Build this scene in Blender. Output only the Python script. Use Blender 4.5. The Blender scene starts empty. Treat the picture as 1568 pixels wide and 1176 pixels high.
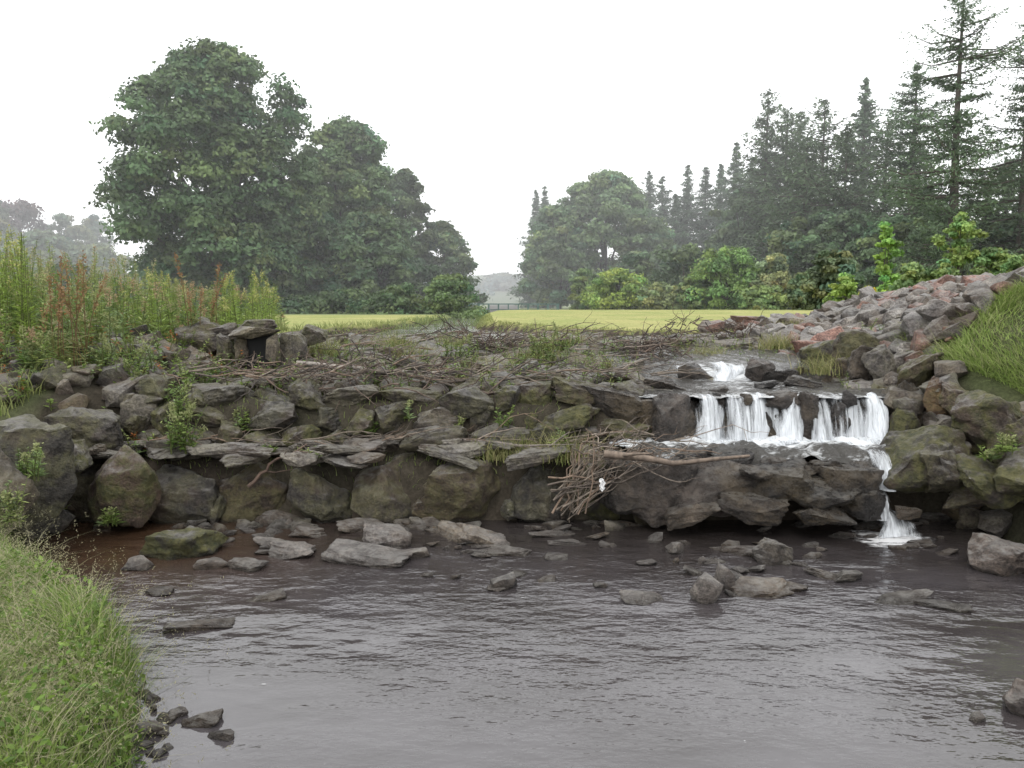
import bpy, bmesh, math, random
import numpy as np
from mathutils import Vector, noise
rng=np.random.default_rng(7); random.seed(7)
H=1.8; PITCH=math.radians(5.57); F=1230.0
cs,sn=math.cos(PITCH),math.sin(PITCH)
def ray(u,v):
    x=(u-784)/F; z=-(v-588)/F
    return np.array([x,cs+z*sn,-sn+z*cs])
def S(u,v,z=0.0):
    d=ray(u,v); t=(z-H)/d[2]; return np.array([d[0]*t,d[1]*t,z])
def SD(u,v,dist):
    d=ray(u,v); t=dist/d[1]; return np.array([d[0]*t,dist,H+d[2]*t])
def sm(a):
    a=np.clip(a,0,1); return a*a*(3-2*a)
# ------------------------------------------------------------------ terrain
YL=[-30,0,2.9,3.9,4.6,5.7,6.6,8,11,13,16,25,60,90,600]; XL=[-1.1,-1.1,-1.38,-1.85,-2.75,-3.6,-3.7,-3.4,-3.3,-3.3,-2.6,-2.2,-3.0,-4,-4]
YR=[-30,0,3,5.5,6.6,7.3,9,11,12.4,14,18,25,60,90,600]; XR=[4.0,4.0,3.7,3.9,3.75,3.5,3.4,3.5,3.2,1.0,-.9,-1.2,0.6,0.6,0.6]
def hfun(x,y):
    x=np.asarray(x,float); y=np.asarray(y,float)
    xl=np.interp(y,YL,XL); xr=np.interp(y,YR,XR)
    zb=np.interp(y,[-30,6.55,6.75,6.98,7.08,7.2,8,11,11.6,28,60,90,600],[-.35,-.35,.45,.5,.9,.96,1.0,1.22,1.05,1.05,.3,1.2,1.2])
    notch=sm((x-1.2)/.5)*sm((y-7.0)/.2)*(1-sm((y-9.5)/1.5))
    zb=zb-0.12*notch
    zl=np.interp(y,[-30,0,3,4.2,5.2,5.9,7,9,12,30,60,600],[.3,.3,.28,.25,.28,.75,1.1,1.32,1.42,1.42,1.3,1.4])
    zl=zl+0.25*sm((xl-x)/3)*sm((y-5)/2)*(1-sm((y-8)/5))
    zr=np.interp(y,[-30,0,4,6,7,9,12,16,28,40,60,600],[.3,.3,.4,.75,1.05,1.25,1.40,1.42,1.64,1.6,1.5,1.6])
    zr=zr+0.85*sm((x-xr-.15)/1.1)*np.exp(-((y-7.2)/1.5)**2)
    zr=zr+0.72*sm((x-3.6)/4.2)*sm((y-8)/3)*(1-sm((y-12.5)/5))
    wl=.35+.02*np.clip(y,0,60)
    fl=sm((xl-x)/wl+.35); fr=sm((x-xr)/wl+.35)
    z=zb*(1-fl)*(1-fr)+zl*fl+zr*fr*(1-fl)
    z=z+0.03*np.sin(x*2.3+y*1.1)*np.cos(y*1.9-x*.7)*(fl+fr)*(1-sm((y-10)/4))
    far=sm((y-120)/300)
    z=z+far*14*(0.5+0.5*np.sin(x*.008+1.0))+far*3
    return z
# ------------------------------------------------------------------ mesh builder
class MB:
    def __init__(s): s.v=[];s.c=[];s.f=[];s.n=0
    def add(s,v,f,col,mat=0):
        v=np.asarray(v,float).reshape(-1,3); f=np.asarray(f,int)
        c=np.empty((len(v),4)); col=np.asarray(col,float)
        if col.ndim==1: col=col[None,:]
        c[:,:col.shape[1]]=col
        if col.shape[1]==3: c[:,3]=0
        s.v.append(v); s.c.append(c); s.f.append((f+s.n,mat)); s.n+=len(v)
    def build(s,name,mats,smooth=True,sharp=None,parent=None,loc=None):
        V=np.concatenate(s.v); C=np.concatenate(s.c)
        me=bpy.data.meshes.new(name)
        idx=np.concatenate([f.ravel() for f,_ in s.f])
        tot=np.concatenate([np.full(len(f),f.shape[1]) for f,_ in s.f])
        mi=np.concatenate([np.full(len(f),m) for f,m in s.f])
        st=np.concatenate([[0],np.cumsum(tot)[:-1]])
        me.vertices.add(len(V)); me.vertices.foreach_set("co",V.astype(np.float32).ravel())
        me.loops.add(len(idx)); me.loops.foreach_set("vertex_index",idx.astype(np.int32))
        me.polygons.add(len(tot)); me.polygons.foreach_set("loop_start",st.astype(np.int32))
        me.polygons.foreach_set("loop_total",tot.astype(np.int32))
        me.polygons.foreach_set("material_index",mi.astype(np.int32))
        me.polygons.foreach_set("use_smooth",np.full(len(tot),smooth))
        me.update(calc_edges=True)
        ca=me.color_attributes.new(name="Col",type='FLOAT_COLOR',domain='POINT')
        ca.data.foreach_set("color",C.astype(np.float32).ravel())
        if sharp: me.set_sharp_from_angle(angle=math.radians(sharp))
        for m in mats: me.materials.append(m)
        o=bpy.data.objects.new(name,me); bpy.context.scene.collection.objects.link(o)
        if parent: o.parent=parent
        return o
def nrm(a): return a/np.maximum(np.linalg.norm(a,axis=-1,keepdims=True),1e-9)
def tube(mb,pts,rad,col,mat=0,sides=6):
    pts=np.asarray(pts,float); n=len(pts); rad=np.asarray(rad,float)
    t=nrm(np.gradient(pts,axis=0))
    up=np.where(np.abs(t[:,2:3])>.9,np.array([[1.,0,0]]),np.array([[0,0,1.]]))
    if np.abs(t[:,2]).max()>.9: up=np.tile([[1.,.13,0]],(n,1))
    a=nrm(np.cross(t,up)); b=np.cross(t,a)
    th=np.linspace(0,2*math.pi,sides,endpoint=False)
    ring=pts[:,None,:]+rad[:,None,None]*(np.cos(th)[None,:,None]*a[:,None,:]+np.sin(th)[None,:,None]*b[:,None,:])
    f=[]
    for i in range(n-1):
        for j in range(sides):
            k=(j+1)%sides; f.append([i*sides+j,i*sides+k,(i+1)*sides+k,(i+1)*sides+j])
    mb.add(ring.reshape(-1,3),f,col,mat)
def leaves(mb,c,nv,L,W,col,mat=0,axis=None,jit=.5):
    N=len(c)
    nv=nrm(nv+rng.normal(0,jit,(N,3)))
    r=rng.normal(0,1,(N,3)) if axis is None else axis+rng.normal(0,.25,(N,3))
    t=nrm(r-nv*np.sum(r*nv,1,keepdims=True)); b=np.cross(nv,t)
    L=np.broadcast_to(np.asarray(L,float).reshape(-1,1),(N,1))*rng.uniform(.7,1.3,(N,1)); W=np.broadcast_to(np.asarray(W,float).reshape(-1,1),(N,1))*rng.uniform(.7,1.3,(N,1))
    v=np.stack([c-t*L/2,c+b*W/2-t*L*.08,c+t*L/2-nv*L*.1,c-b*W/2-t*L*.08],1).reshape(-1,3)
    col=np.asarray(col,float)
    if col.ndim==1: col=np.tile(col,(N,1))
    col=col*rng.uniform(.75,1.25,(N,1))
    f=np.arange(N*4).reshape(N,4)
    mb.add(v,f,np.repeat(col,4,0),mat)
# ------------------------------------------------------------------ materials
def newmat(name):
    m=bpy.data.materials.new(name); m.use_nodes=True
    nt=m.node_tree; nt.nodes.clear(); return m,nt
def noi(nt,vec,scale,detail=4,rough=.55):
    n=nt.nodes.new('ShaderNodeTexNoise'); n.inputs['Scale'].default_value=scale; n.inputs['Detail'].default_value=detail; n.inputs['Roughness'].default_value=rough
    nt.links.new(vec,n.inputs['Vector']); return n.outputs['Fac']
def ramp(nt,fac,stops):
    r=nt.nodes.new('ShaderNodeValToRGB'); el=r.color_ramp.elements
    while len(el)<len(stops): el.new(.5)
    for e,(p,c) in zip(el,stops):
        e.position=p; e.color=(c,c,c,1) if not hasattr(c,'__len__') else (*c,1)
    nt.links.new(fac,r.inputs[0]); return r.outputs[0]
def mth(nt,op,a,b=None,c=None):
    n=nt.nodes.new('ShaderNodeMath'); n.operation=op
    for i,q in enumerate((a,b,c)):
        if q is None: continue
        if isinstance(q,(int,float)): n.inputs[i].default_value=q
        else: nt.links.new(q,n.inputs[i])
    return n.outputs[0]
def mix(nt,fac,a,b,mode='MIX'):
    n=nt.nodes.new('ShaderNodeMix'); n.data_type='RGBA'; n.blend_type=mode
    for s,q in ((n.inputs[0],fac),(n.inputs[6],a),(n.inputs[7],b)):
        if isinstance(q,(int,float)): s.default_value=q
        elif isinstance(q,tuple): s.default_value=(*q,1)
        else: nt.links.new(q,s)
    return n.outputs[2]
def pos(nt): return nt.nodes.new('ShaderNodeNewGeometry')
def out(nt,sh):
    o=nt.nodes.new('ShaderNodeOutputMaterial'); nt.links.new(sh,o.inputs['Surface'])
def mapping(nt,vec,sc,rot=(0,0,0)):
    m=nt.nodes.new('ShaderNodeMapping'); m.inputs['Scale'].default_value=sc; m.inputs['Rotation'].default_value=rot
    nt.links.new(vec,m.inputs['Vector']); return m.outputs[0]
def bump(nt,h,dist,d,st=1.0):
    b=nt.nodes.new('ShaderNodeBump'); b.inputs['Distance'].default_value=dist; b.inputs['Strength'].default_value=st; nt.links.new(h,b.inputs['Height']); nt.links.new(b.outputs[0],d.inputs['Normal'])
def foliage_mat(name,trans=.3):
    m,nt=newmat(name); a=nt.nodes.new('ShaderNodeAttribute'); a.attribute_name='Col'
    c=a.outputs['Color']
    d=nt.nodes.new('ShaderNodeBsdfPrincipled'); d.inputs['Roughness'].default_value=.55; d.inputs['Specular IOR Level'].default_value=.3
    t=nt.nodes.new('ShaderNodeBsdfTranslucent'); mx=nt.nodes.new('ShaderNodeMixShader'); mx.inputs[0].default_value=trans
    nt.links.new(c,d.inputs['Base Color']); nt.links.new(c,t.inputs['Color'])
    nt.links.new(d.outputs[0],mx.inputs[1]); nt.links.new(t.outputs[0],mx.inputs[2]); out(nt,mx.outputs[0]); return m
FOL=foliage_mat('foliage'); GR=foliage_mat('grass_blades',.4)
def bark_mat():
    m,nt=newmat('bark'); a=nt.nodes.new('ShaderNodeAttribute'); a.attribute_name='Col'; g=pos(nt)
    n=noi(nt,mapping(nt,g.outputs['Position'],(12,12,3)),2,6)
    c=mix(nt,1.0,a.outputs['Color'],ramp(nt,n,[(.3,.45),(.7,1.3)]),'MULTIPLY')
    d=nt.nodes.new('ShaderNodeBsdfPrincipled'); d.inputs['Roughness'].default_value=.85; nt.links.new(c,d.inputs['Base Color'])
    bump(nt,n,.01,d); out(nt,d.outputs[0]); return m
BARK=bark_mat()
def rock_mat():
    m,nt=newmat('weathered_rock'); a=nt.nodes.new('ShaderNodeAttribute'); a.attribute_name='Col'; g=pos(nt); P=g.outputs['Position']
    n1=noi(nt,P,5,9,.70); n2=noi(nt,P,45,4,.7); n3=noi(nt,P,2.2,5,.6); n4=noi(nt,P,13,7,.74)
    c=mix(nt,1.0,a.outputs['Color'],ramp(nt,n1,[(.34,(.28,.25,.235)),(.5,(.82,.77,.73)),(.66,(1.85,1.74,1.60))]),'MULTIPLY')
    c=mix(nt,1.0,c,ramp(nt,n2,[(.35,.5),(.65,1.5)]),'MULTIPLY')
    c=mix(nt,ramp(nt,n3,[(.50,0),(.68,.5)]),c,(.11,.07,.042))
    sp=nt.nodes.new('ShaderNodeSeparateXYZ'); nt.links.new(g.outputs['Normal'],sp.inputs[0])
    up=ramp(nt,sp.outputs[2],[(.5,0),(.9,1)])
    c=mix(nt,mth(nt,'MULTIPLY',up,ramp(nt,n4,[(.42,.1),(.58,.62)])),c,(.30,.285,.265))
    c=mix(nt,ramp(nt,mth(nt,'MULTIPLY',n4,n1),[(.32,0),(.39,.6)]),c,(.27,.262,.23))
    mo=mth(nt,'MULTIPLY',a.outputs['Alpha'],ramp(nt,n1,[(.43,0),(.56,1)]))
    c=mix(nt,mo,c,mix(nt,ramp(nt,n4,[(.35,0),(.65,1)]),(.028,.033,.010),(.14,.13,.045)))
    pz=nt.nodes.new('ShaderNodeSeparateXYZ'); nt.links.new(P,pz.inputs[0])
    wet=ramp(nt,mth(nt,'ADD',pz.outputs[2],mth(nt,'MULTIPLY',n4,.06)),[(.035,1),(.09,0)])
    c=mix(nt,wet,c,mix(nt,.65,c,(.02,.015,.012)))
    d=nt.nodes.new('ShaderNodeBsdfPrincipled'); nt.links.new(c,d.inputs['Base Color'])
    nt.links.new(mth(nt,'SUBTRACT',.58,mth(nt,'MULTIPLY',wet,.38)),d.inputs['Roughness'])
    hh=mth(nt,'ADD',mth(nt,'MULTIPLY',n4,1.0),mth(nt,'MULTIPLY',n2,.25))
    bump(nt,hh,.08,d); out(nt,d.outputs[0]); return m
ROCK=rock_mat()
def wet_rock_mat():
    m,nt=newmat('wet_rock'); a=nt.nodes.new('ShaderNodeAttribute'); a.attribute_name='Col'; g=pos(nt); P=g.outputs['Position']
    n1=noi(nt,P,5,9,.7); n4=noi(nt,P,14,7,.74); n3=noi(nt,P,2.5,5,.6)
    c=mix(nt,1.0,a.outputs['Color'],ramp(nt,n1,[(.32,.28),(.5,.85),(.68,2.2)]),'MULTIPLY')
    c=mix(nt,ramp(nt,n3,[(.5,0),(.65,.6)]),c,mix(nt,n4,(.03,.022,.012),(.12,.09,.045)))
    sp=nt.nodes.new('ShaderNodeSeparateXYZ'); nt.links.new(g.outputs['Normal'],sp.inputs[0])
    up=ramp(nt,sp.outputs[2],[(.6,0),(.95,1)])
    c=mix(nt,mth(nt,'MULTIPLY',up,ramp(nt,n4,[(.44,0),(.6,.5)])),c,(.2,.19,.17))
    d=nt.nodes.new('ShaderNodeBsdfPrincipled'); nt.links.new(c,d.inputs['Base Color'])
    nt.links.new(ramp(nt,n4,[(.35,.12),(.65,.5)]),d.inputs['Roughness'])
    bump(nt,n4,.09,d); out(nt,d.outputs[0]); return m
WROCK=wet_rock_mat()
def ground_mat():
    m,nt=newmat('ground'); a=nt.nodes.new('ShaderNodeAttribute'); a.attribute_name='Col'; P=pos(nt).outputs['Position']
    n1=noi(nt,P,.6,5,.6); n2=noi(nt,P,9,6,.7); n3=noi(nt,P,45,3,.7)
    c=mix(nt,1.0,a.outputs['Color'],ramp(nt,n1,[(.3,(.74,.86,.7)),(.7,(1.22,1.12,1.15))]),'MULTIPLY')
    c=mix(nt,1.0,c,ramp(nt,n2,[(.3,.7),(.7,1.3)]),'MULTIPLY')
    c=mix(nt,1.0,c,ramp(nt,n3,[(.3,.75),(.7,1.25)]),'MULTIPLY')
    d=nt.nodes.new('ShaderNodeBsdfPrincipled'); d.inputs['Roughness'].default_value=.95; d.inputs['Specular IOR Level'].default_value=.1; nt.links.new(c,d.inputs['Base Color'])
    bump(nt,n2,.04,d); out(nt,d.outputs[0]); return m
GROUND=ground_mat()
def water_mat(name,foam_c=None,brown=True):
    m,nt=newmat(name); P=pos(nt).outputs['Position']
    n_big=noi(nt,mapping(nt,P,(.4,.8,1),(0,0,.5)),1.0,4,.6); n_a=noi(nt,mapping(nt,P,(2.5,4.6,3),(0,0,.45)),1.8,3,.6); n_b=noi(nt,mapping(nt,P,(8,16,10),(0,0,-.25)),1.5,3,.6)
    sp=nt.nodes.new('ShaderNodeSeparateXYZ'); nt.links.new(P,sp.inputs[0])
    c=mix(nt,ramp(nt,noi(nt,P,1.2,4),[(.35,0),(.65,1)]),(.034,.029,.029),(.058,.052,.055))
    if brown:
        mx=mth(nt,'MULTIPLY',ramp(nt,mth(nt,'MULTIPLY',sp.outputs[0],-.25),[(.25,0),(.7,.9)]),ramp(nt,mth(nt,'MULTIPLY',sp.outputs[1],.1),[(.42,0),(.56,1)]))
        c=mix(nt,mx,c,mix(nt,noi(nt,P,5,4),(.025,.013,.008),(.085,.048,.027)))
        dk=ramp(nt,mth(nt,'MULTIPLY',sp.outputs[1],.1),[(.5,0),(.6,.75)])
        c=mix(nt,dk,c,mix(nt,mx,(.022,.018,.016),(.045,.025,.014)))
    d=nt.nodes.new('ShaderNodeBsdfPrincipled'); d.inputs['Roughness'].default_value=.03; d.inputs['IOR'].default_value=1.65
    hh=mth(nt,'ADD',mth(nt,'MULTIPLY',n_a,1.0),mth(nt,'MULTIPLY',n_b,.35))
    calm=mth(nt,'MULTIPLY',ramp(nt,n_big,[(.40,.12),(.58,1)]),ramp(nt,mth(nt,'MULTIPLY',sp.outputs[1],.1),[(.28,.3),(.44,1.0)]))
    right=ramp(nt,mth(nt,'MULTIPLY',sp.outputs[0],.2),[(.1,.8),(.5,1.0)])
    hh=mth(nt,'MULTIPLY',hh,mth(nt,'MULTIPLY',calm,right))
    if foam_c is not None:
        vd=nt.nodes.new('ShaderNodeVectorMath'); vd.operation='DISTANCE'; nt.links.new(P,vd.inputs[0]); vd.inputs[1].default_value=foam_c
        fall=ramp(nt,vd.outputs['Value'],[(.05,1),(.65,0)])
        f=mth(nt,'MULTIPLY',fall,noi(nt,mapping(nt,P,(5,14,5)),1.5,5,.7))
        n5=noi(nt,mapping(nt,P,(3,9,3)),3,3,.6)
        fo=mth(nt,'MAXIMUM',ramp(nt,f,[(.30,0),(.42,.9)]),ramp(nt,n5,[(.74,0),(.77,.6)]))
        c=mix(nt,fo,c,(.7,.7,.7))
        nt.links.new(mth(nt,'MULTIPLY_ADD',fo,.5,.03),d.inputs['Roughness'])
    nt.links.new(c,d.inputs['Base Color'])
    bump(nt,hh,.030,d); out(nt,d.outputs[0]); return m
WATER=water_mat('river_water',(2.95,6.1,0)); WATER2=water_mat('upstream_water',None,False)
def fall_mat(name,sc,lo,hi):
    m,nt=newmat(name); P=pos(nt).outputs['Position']
    n=noi(nt,mapping(nt,P,sc),1.0,5,.7)
    d=nt.nodes.new('ShaderNodeBsdfPrincipled'); d.inputs['Base Color'].default_value=(.74,.77,.80,1); d.inputs['Roughness'].default_value=.35
    t=nt.nodes.new('ShaderNodeBsdfTransparent'); mx=nt.nodes.new('ShaderNodeMixShader')
    a=nt.nodes.new('ShaderNodeAttribute'); a.attribute_name='Col'
    f=mth(nt,'ADD',n,mth(nt,'SUBTRACT',a.outputs['Alpha'],.5))
    nt.links.new(ramp(nt,f,[(lo,0),((lo+hi)/2,.42),(hi,.97)]),mx.inputs[0]); nt.links.new(t.outputs[0],mx.inputs[1]); nt.links.new(d.outputs[0],mx.inputs[2])
    bump(nt,n,.06,d); out(nt,mx.outputs[0]); return m
FALL=fall_mat('falling_water',(30,3,1.6),.40,.70)
def foam_mat():
    m,nt=newmat('foam_water'); P=pos(nt).outputs['Position']; a=nt.nodes.new('ShaderNodeAttribute'); a.attribute_name='Col'
    n=noi(nt,mapping(nt,P,(7,16,8)),1.3,6,.72)
    f=ramp(nt,mth(nt,'ADD',n,mth(nt,'SUBTRACT',a.outputs['Alpha'],.5)),[(.42,0),(.68,1)])
    d=nt.nodes.new('ShaderNodeBsdfPrincipled'); nt.links.new(mix(nt,f,(.04,.036,.03),(.76,.78,.79)),d.inputs['Base Color'])
    nt.links.new(mth(nt,'MULTIPLY_ADD',f,.5,.05),d.inputs['Roughness'])
    bump(nt,n,.05,d); out(nt,d.outputs[0]); return m
FOAM=foam_mat()
def plain(name,col,rough=.6):
    m,nt=newmat(name); P=pos(nt).outputs['Position']; n=noi(nt,P,8,4)
    d=nt.nodes.new('ShaderNodeBsdfPrincipled'); d.inputs['Roughness'].default_value=rough
    nt.links.new(mix(nt,n,tuple(c*.8 for c in col),tuple(c*1.2 for c in col)),d.inputs['Base Color']); out(nt,d.outputs[0]); return m
# ------------------------------------------------------------------ ground sheet
def axis(segs):
    o=[]
    for a,b,s in segs: o+=list(np.arange(a,b,s))
    return np.array(o+[segs[-1][1]])
ax=axis([(-500,-100,20),(-100,-30,4),(-30,-8,.7),(-8,8,.1),(8,30,.7),(30,100,4),(100,500,20)])
ay=axis([(-30,0,1.5),(0,14,.1),(14,32,.35),(32,70,1.5),(70,150,6),(150,600,20)])
X,Y=np.meshgrid(ax,ay); Z=hfun(X,Y)
nx,ny=len(ax),len(ay)
i=np.arange(nx*ny).reshape(ny,nx)
f=np.stack([i[:-1,:-1],i[:-1,1:],i[1:,1:],i[1:,:-1]],-1).reshape(-1,4)
col=np.zeros((ny,nx,3)); col[:]=(.15,.18,.08)
xl=np.interp(Y,YL,XL); xr=np.interp(Y,YR,XR)
bed=(X>xl-.3)&(X<xr+.3); col[bed]=(.05,.042,.034)
soil=(~bed)&(Y<12.5)&(X>-9)&(X<9); col[soil]=(.07,.075,.04)
lawnR=(X>xr+.3)&(Y>12.6)&(Y<60); lawnL=(X<xl-.3)&(Y>11.5)&(Y<34)
col[lawnR|lawnL]=(.275,.28,.115)
edge=(X>6.3)&(Y>8.5)&(Y<13.5); col[edge]=(.25,.27,.11)
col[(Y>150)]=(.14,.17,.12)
mb=MB(); mb.add(np.stack([X,Y,Z],-1).reshape(-1,3),f,col.reshape(-1,3)); mb.build('ground',[GROUND])
# ------------------------------------------------------------------ water sheets
def sheet(name,x0,x1,y0,y1,zf,mat,dx=.1,alpha=None):
    a=np.arange(x0,x1+dx,dx); b=np.arange(y0,y1+dx,dx); X,Y=np.meshgrid(a,b); Z=zf(X,Y)
    i=np.arange(len(a)*len(b)).reshape(len(b),len(a)); f=np.stack([i[:-1,:-1],i[:-1,1:],i[1:,1:],i[1:,:-1]],-1).reshape(-1,4)
    C=np.ones((len(b),len(a),4))*.5
    if alpha is not None: C[...,3]=alpha(X,Y)
    m=MB(); m.add(np.stack([X,Y,Z],-1).reshape(-1,3),f,C.reshape(-1,4)); return m.build(name,[mat])
sheet('river',-8,9,-12,6.72,lambda X,Y:0*X+.004*np.sin(X*3.1+Y*1.3)*np.sin(Y*2.7-X),WATER,.15)
sheet('upstream_river',-6,6,11.3,34,lambda X,Y:0*X+1.27,WATER2,.5)
def pz(X,Y): 
    return .635-.16*sm((6.62-Y)/.22)*(.7+.3*np.sin(X*7))+(.02*np.sin(X*9)*np.sin(Y*13)+.016*np.sin(X*23+Y*17)+.010*np.sin(X*51)*np.sin(Y*43))
sheet('plunge_pool',.95,3.5,6.42,7.1,pz,FOAM,.02,lambda X,Y:.32+.44*sm((Y-6.56)/.3)+.1*np.sin(X*5+1)*np.sin(X*11)+.1*sm((X-1.9)/.6))
def fz(X,Y):
    z=np.interp(Y,[7.05,7.15,7.3,8.2,8.35,8.7,8.85,11.4],[.985,1.005,1.015,1.03,1.05,1.17,1.19,1.27])
    return z+.010*np.sin(X*17)*np.sin(Y*11)+.006*np.sin(X*41+Y*23)
sheet('weir_overflow',1.08,3.5,7.06,11.4,fz,FOAM,.04,lambda X,Y:.28+.28*np.exp(-((Y-8.45)/.22)**2)*np.exp(-((X-2.3)/.4)**2)+.2*np.exp(-((Y-7.1)/.12)**2)+.17*np.exp(-((X-2.3)/.5)**2)*np.exp(-((Y-8)/1.2)**2))
# ------------------------------------------------------------------ rocks
def rocklib(n,p,amp,seed,npt=16,hi=False):
    lib=[]; r=np.random.default_rng(seed)
    for k in range(n):
        d=nrm(r.normal(0,1,(npt,3))); q=(np.abs(d)**p).sum(1)**(1/p)
        pts=d/q[:,None]*.5*r.uniform(.85,1.08,(npt,1))
        pts=pts/(pts.max(0)-pts.min(0))
        bm=bmesh.new(); vs=[bm.verts.new(x) for x in pts]
        bmesh.ops.convex_hull(bm,input=vs)
        for v in [v for v in bm.verts if not v.link_faces]: bm.verts.remove(v)
        bmesh.ops.dissolve_limit(bm,angle_limit=math.radians(14),verts=list(bm.verts),edges=list(bm.edges))
        bmesh.ops.bevel(bm,geom=list(bm.edges),offset=.010,segments=1,affect='EDGES')
        bmesh.ops.triangulate(bm,faces=bm.faces)
        for _ in range(5 if hi else 2):
            long=[e for e in bm.edges if e.calc_length()>(.05 if hi else .13)]
            bmesh.ops.subdivide_edges(bm,edges=long,cuts=1,use_grid_fill=True)
            bmesh.ops.triangulate(bm,faces=bm.faces)
        bm.normal_update()
        o=Vector((k*7.3,seed,0)); nn={}
        for v in bm.verts:
            dd=noise.noise(v.co*3+o)*amp+noise.noise(v.co*8+o)*amp*.5
            if hi:
                rr=noise.noise(v.co*4.5+o*2); dd+=amp*.7*(abs(rr)-.25)+noise.noise(v.co*20+o)*amp*.3
            st=(noise.noise(Vector((v.co.x*1.2,v.co.y*1.2,v.co.z*9))+o))*amp*(.45 if hi else .5)
            nn[v]=v.normal*(dd+st)
        for v,q_ in nn.items(): v.co+=q_
        for i,v in enumerate(bm.verts): v.index=i
        lib.append((np.array([v.co[:] for v in bm.verts]),np.array([[v.index for v in f.verts] for f in bm.faces])))
        bm.free()
    return lib
BLOCK=rocklib(22,8,.05,3,18); BOULD=rocklib(22,3.0,.06,11,13)
HB=rocklib(16,12,.048,5,20,True); HO=rocklib(8,4.5,.06,13,15,True)
PAL=[(.125,.118,.11),(.09,.085,.08),(.16,.142,.124),(.115,.098,.083),(.185,.172,.158),(.075,.07,.067),(.145,.112,.085)]
def rock(mb,c,size,col=None,lib=BLOCK,rz=None,tilt=.12,moss=.3,mat=0):
    V,Fc=lib[random.randrange(len(lib))]
    if rz is None: rz=random.uniform(-math.pi,math.pi)
    if col is None: col=random.choice(PAL)
    s=np.asarray(size,float); v=V.copy()
    if random.random()<.5: v=v*[-1,1,1]; Fc=Fc[:,::-1]
    q=random.choice([0,1]); 
    if q: v=v[:,[1,0,2]]*[1,-1,1]
    v=v*s
    a,b=random.uniform(-tilt,tilt),random.uniform(-tilt,tilt)
    Rx=np.array([[1,0,0],[0,math.cos(a),-math.sin(a)],[0,math.sin(a),math.cos(a)]])
    Ry=np.array([[math.cos(b),0,math.sin(b)],[0,1,0],[-math.sin(b),0,math.cos(b)]])
    Rz=np.array([[math.cos(rz),-math.sin(rz),0],[math.sin(rz),math.cos(rz),0],[0,0,1]])
    v=v@(Rz@Ry@Rx).T+np.asarray(c,float)
    k=random.uniform(.75,1.25)
    mb.add(v,Fc,(*[x*k for x in col],moss*random.uniform(.3,1.4)),mat)
mb=MB(); x=-3.65
WL=[(.088,.077,.063),(.072,.067,.06),(.108,.092,.072),(.095,.073,.05),(.08,.075,.07)]
while x<1.0:
    w=random.uniform(.38,.76); h=random.uniform(.52,.66)
    rock(mb,(x+w/2,6.72+random.uniform(-.06,.06),.0+h/2-.08),(w*1.04,.5,h),random.choice(WL),HB,random.choice([0,math.pi])+random.uniform(-.1,.1),.06,.95)
    if random.random()<.4: rock(mb,(x+w,6.58,.1),(random.uniform(.12,.25),.2,random.uniform(.15,.3)),random.choice(WL),HO,None,.3,.6)
    x+=w*.97
for _ in range(48):
    xx=random.uniform(-3.6,1.0); w=random.uniform(.15,.6)
    rock(mb,(xx,random.uniform(6.52,6.97),.575+random.uniform(-.03,.05)),(w,random.uniform(.14,.34),random.uniform(.06,.14)),random.choice([(.24,.228,.21),(.17,.158,.145),(.27,.258,.238),(.10,.09,.08),(.14,.118,.096)]),HB,random.uniform(-.8,.8),.16,.3)
for _ in range(26):
    rock(mb,(random.uniform(-3.5,1),random.uniform(6.35,6.55),-.03),(random.uniform(.12,.35),random.uniform(.12,.3),random.uniform(.08,.16)),tilt=.3)
for (z0,yy) in ((.50,7.02),(.68,7.11),(.86,7.22)):
    x=-3.5+random.uniform(0,.2)
    while x<1.15:
        w=random.uniform(.2,.62); h=random.uniform(.18,.30)
        rock(mb,(x+w/2,yy+random.uniform(-.10,.07),z0+h/2+random.uniform(-.05,.05)),(w*1.06,.36,h*1.1),random.choice([(.072,.067,.062),(.095,.086,.074),(.06,.056,.053),(.12,.107,.09),(.092,.075,.058)]),HB if random.random()<.8 else HO,random.uniform(-.35,.35),.22,.85)
        x+=w*.95
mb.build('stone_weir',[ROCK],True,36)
mb=MB()
for _ in range(700):
    x=random.uniform(-3.6,3.6); y=random.uniform(7.35,11.3)
    chan=abs(x-(2.35+.12*math.sin(y*2)))<(.42 if y>8.2 else 1.0) and x>1.2
    s=random.uniform(.13,.40)*(.85+.04*(y-7))
    if random.random()<.08: s*=1.4
    if chan and (y<8.2 or random.random()<.75): continue
    if abs(x+2.75)<.35 and 8.0<y<8.8: continue
    z=float(hfun(x,y))
    rock(mb,(x,y,z+s*.11),(s*random.uniform(1,1.7),s,s*random.uniform(.35,.8)),random.choice(PAL),random.choice([BLOCK,BLOCK,BLOCK,BOULD]),None,.4,.6)
for _ in range(90):
    x=random.uniform(-3.8,3.7); y=random.uniform(10.8,11.7); s=random.uniform(.25,.5)
    rock(mb,(x,y,1.25+random.uniform(0,.05)),(s*1.5,s,s*.5),random.choice(PAL[:5]),BLOCK,random.uniform(-.5,.5),.2,.3)
mb.build('weir_rubble',[ROCK],True,28)
mb=MB(); DK=[(.042,.036,.031),(.055,.045,.037),(.035,.031,.029)]
x=1.05
while x<3.6:
    w=random.uniform(.2,.42)
    rock(mb,(x+w/2,7.24+random.uniform(-.05,.03),.76+random.uniform(-.03,.02)),(w*1.15,.42,.5),random.choice(DK),HB,random.uniform(-.3,.3),.15,.1,0); x+=w*.85
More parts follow.
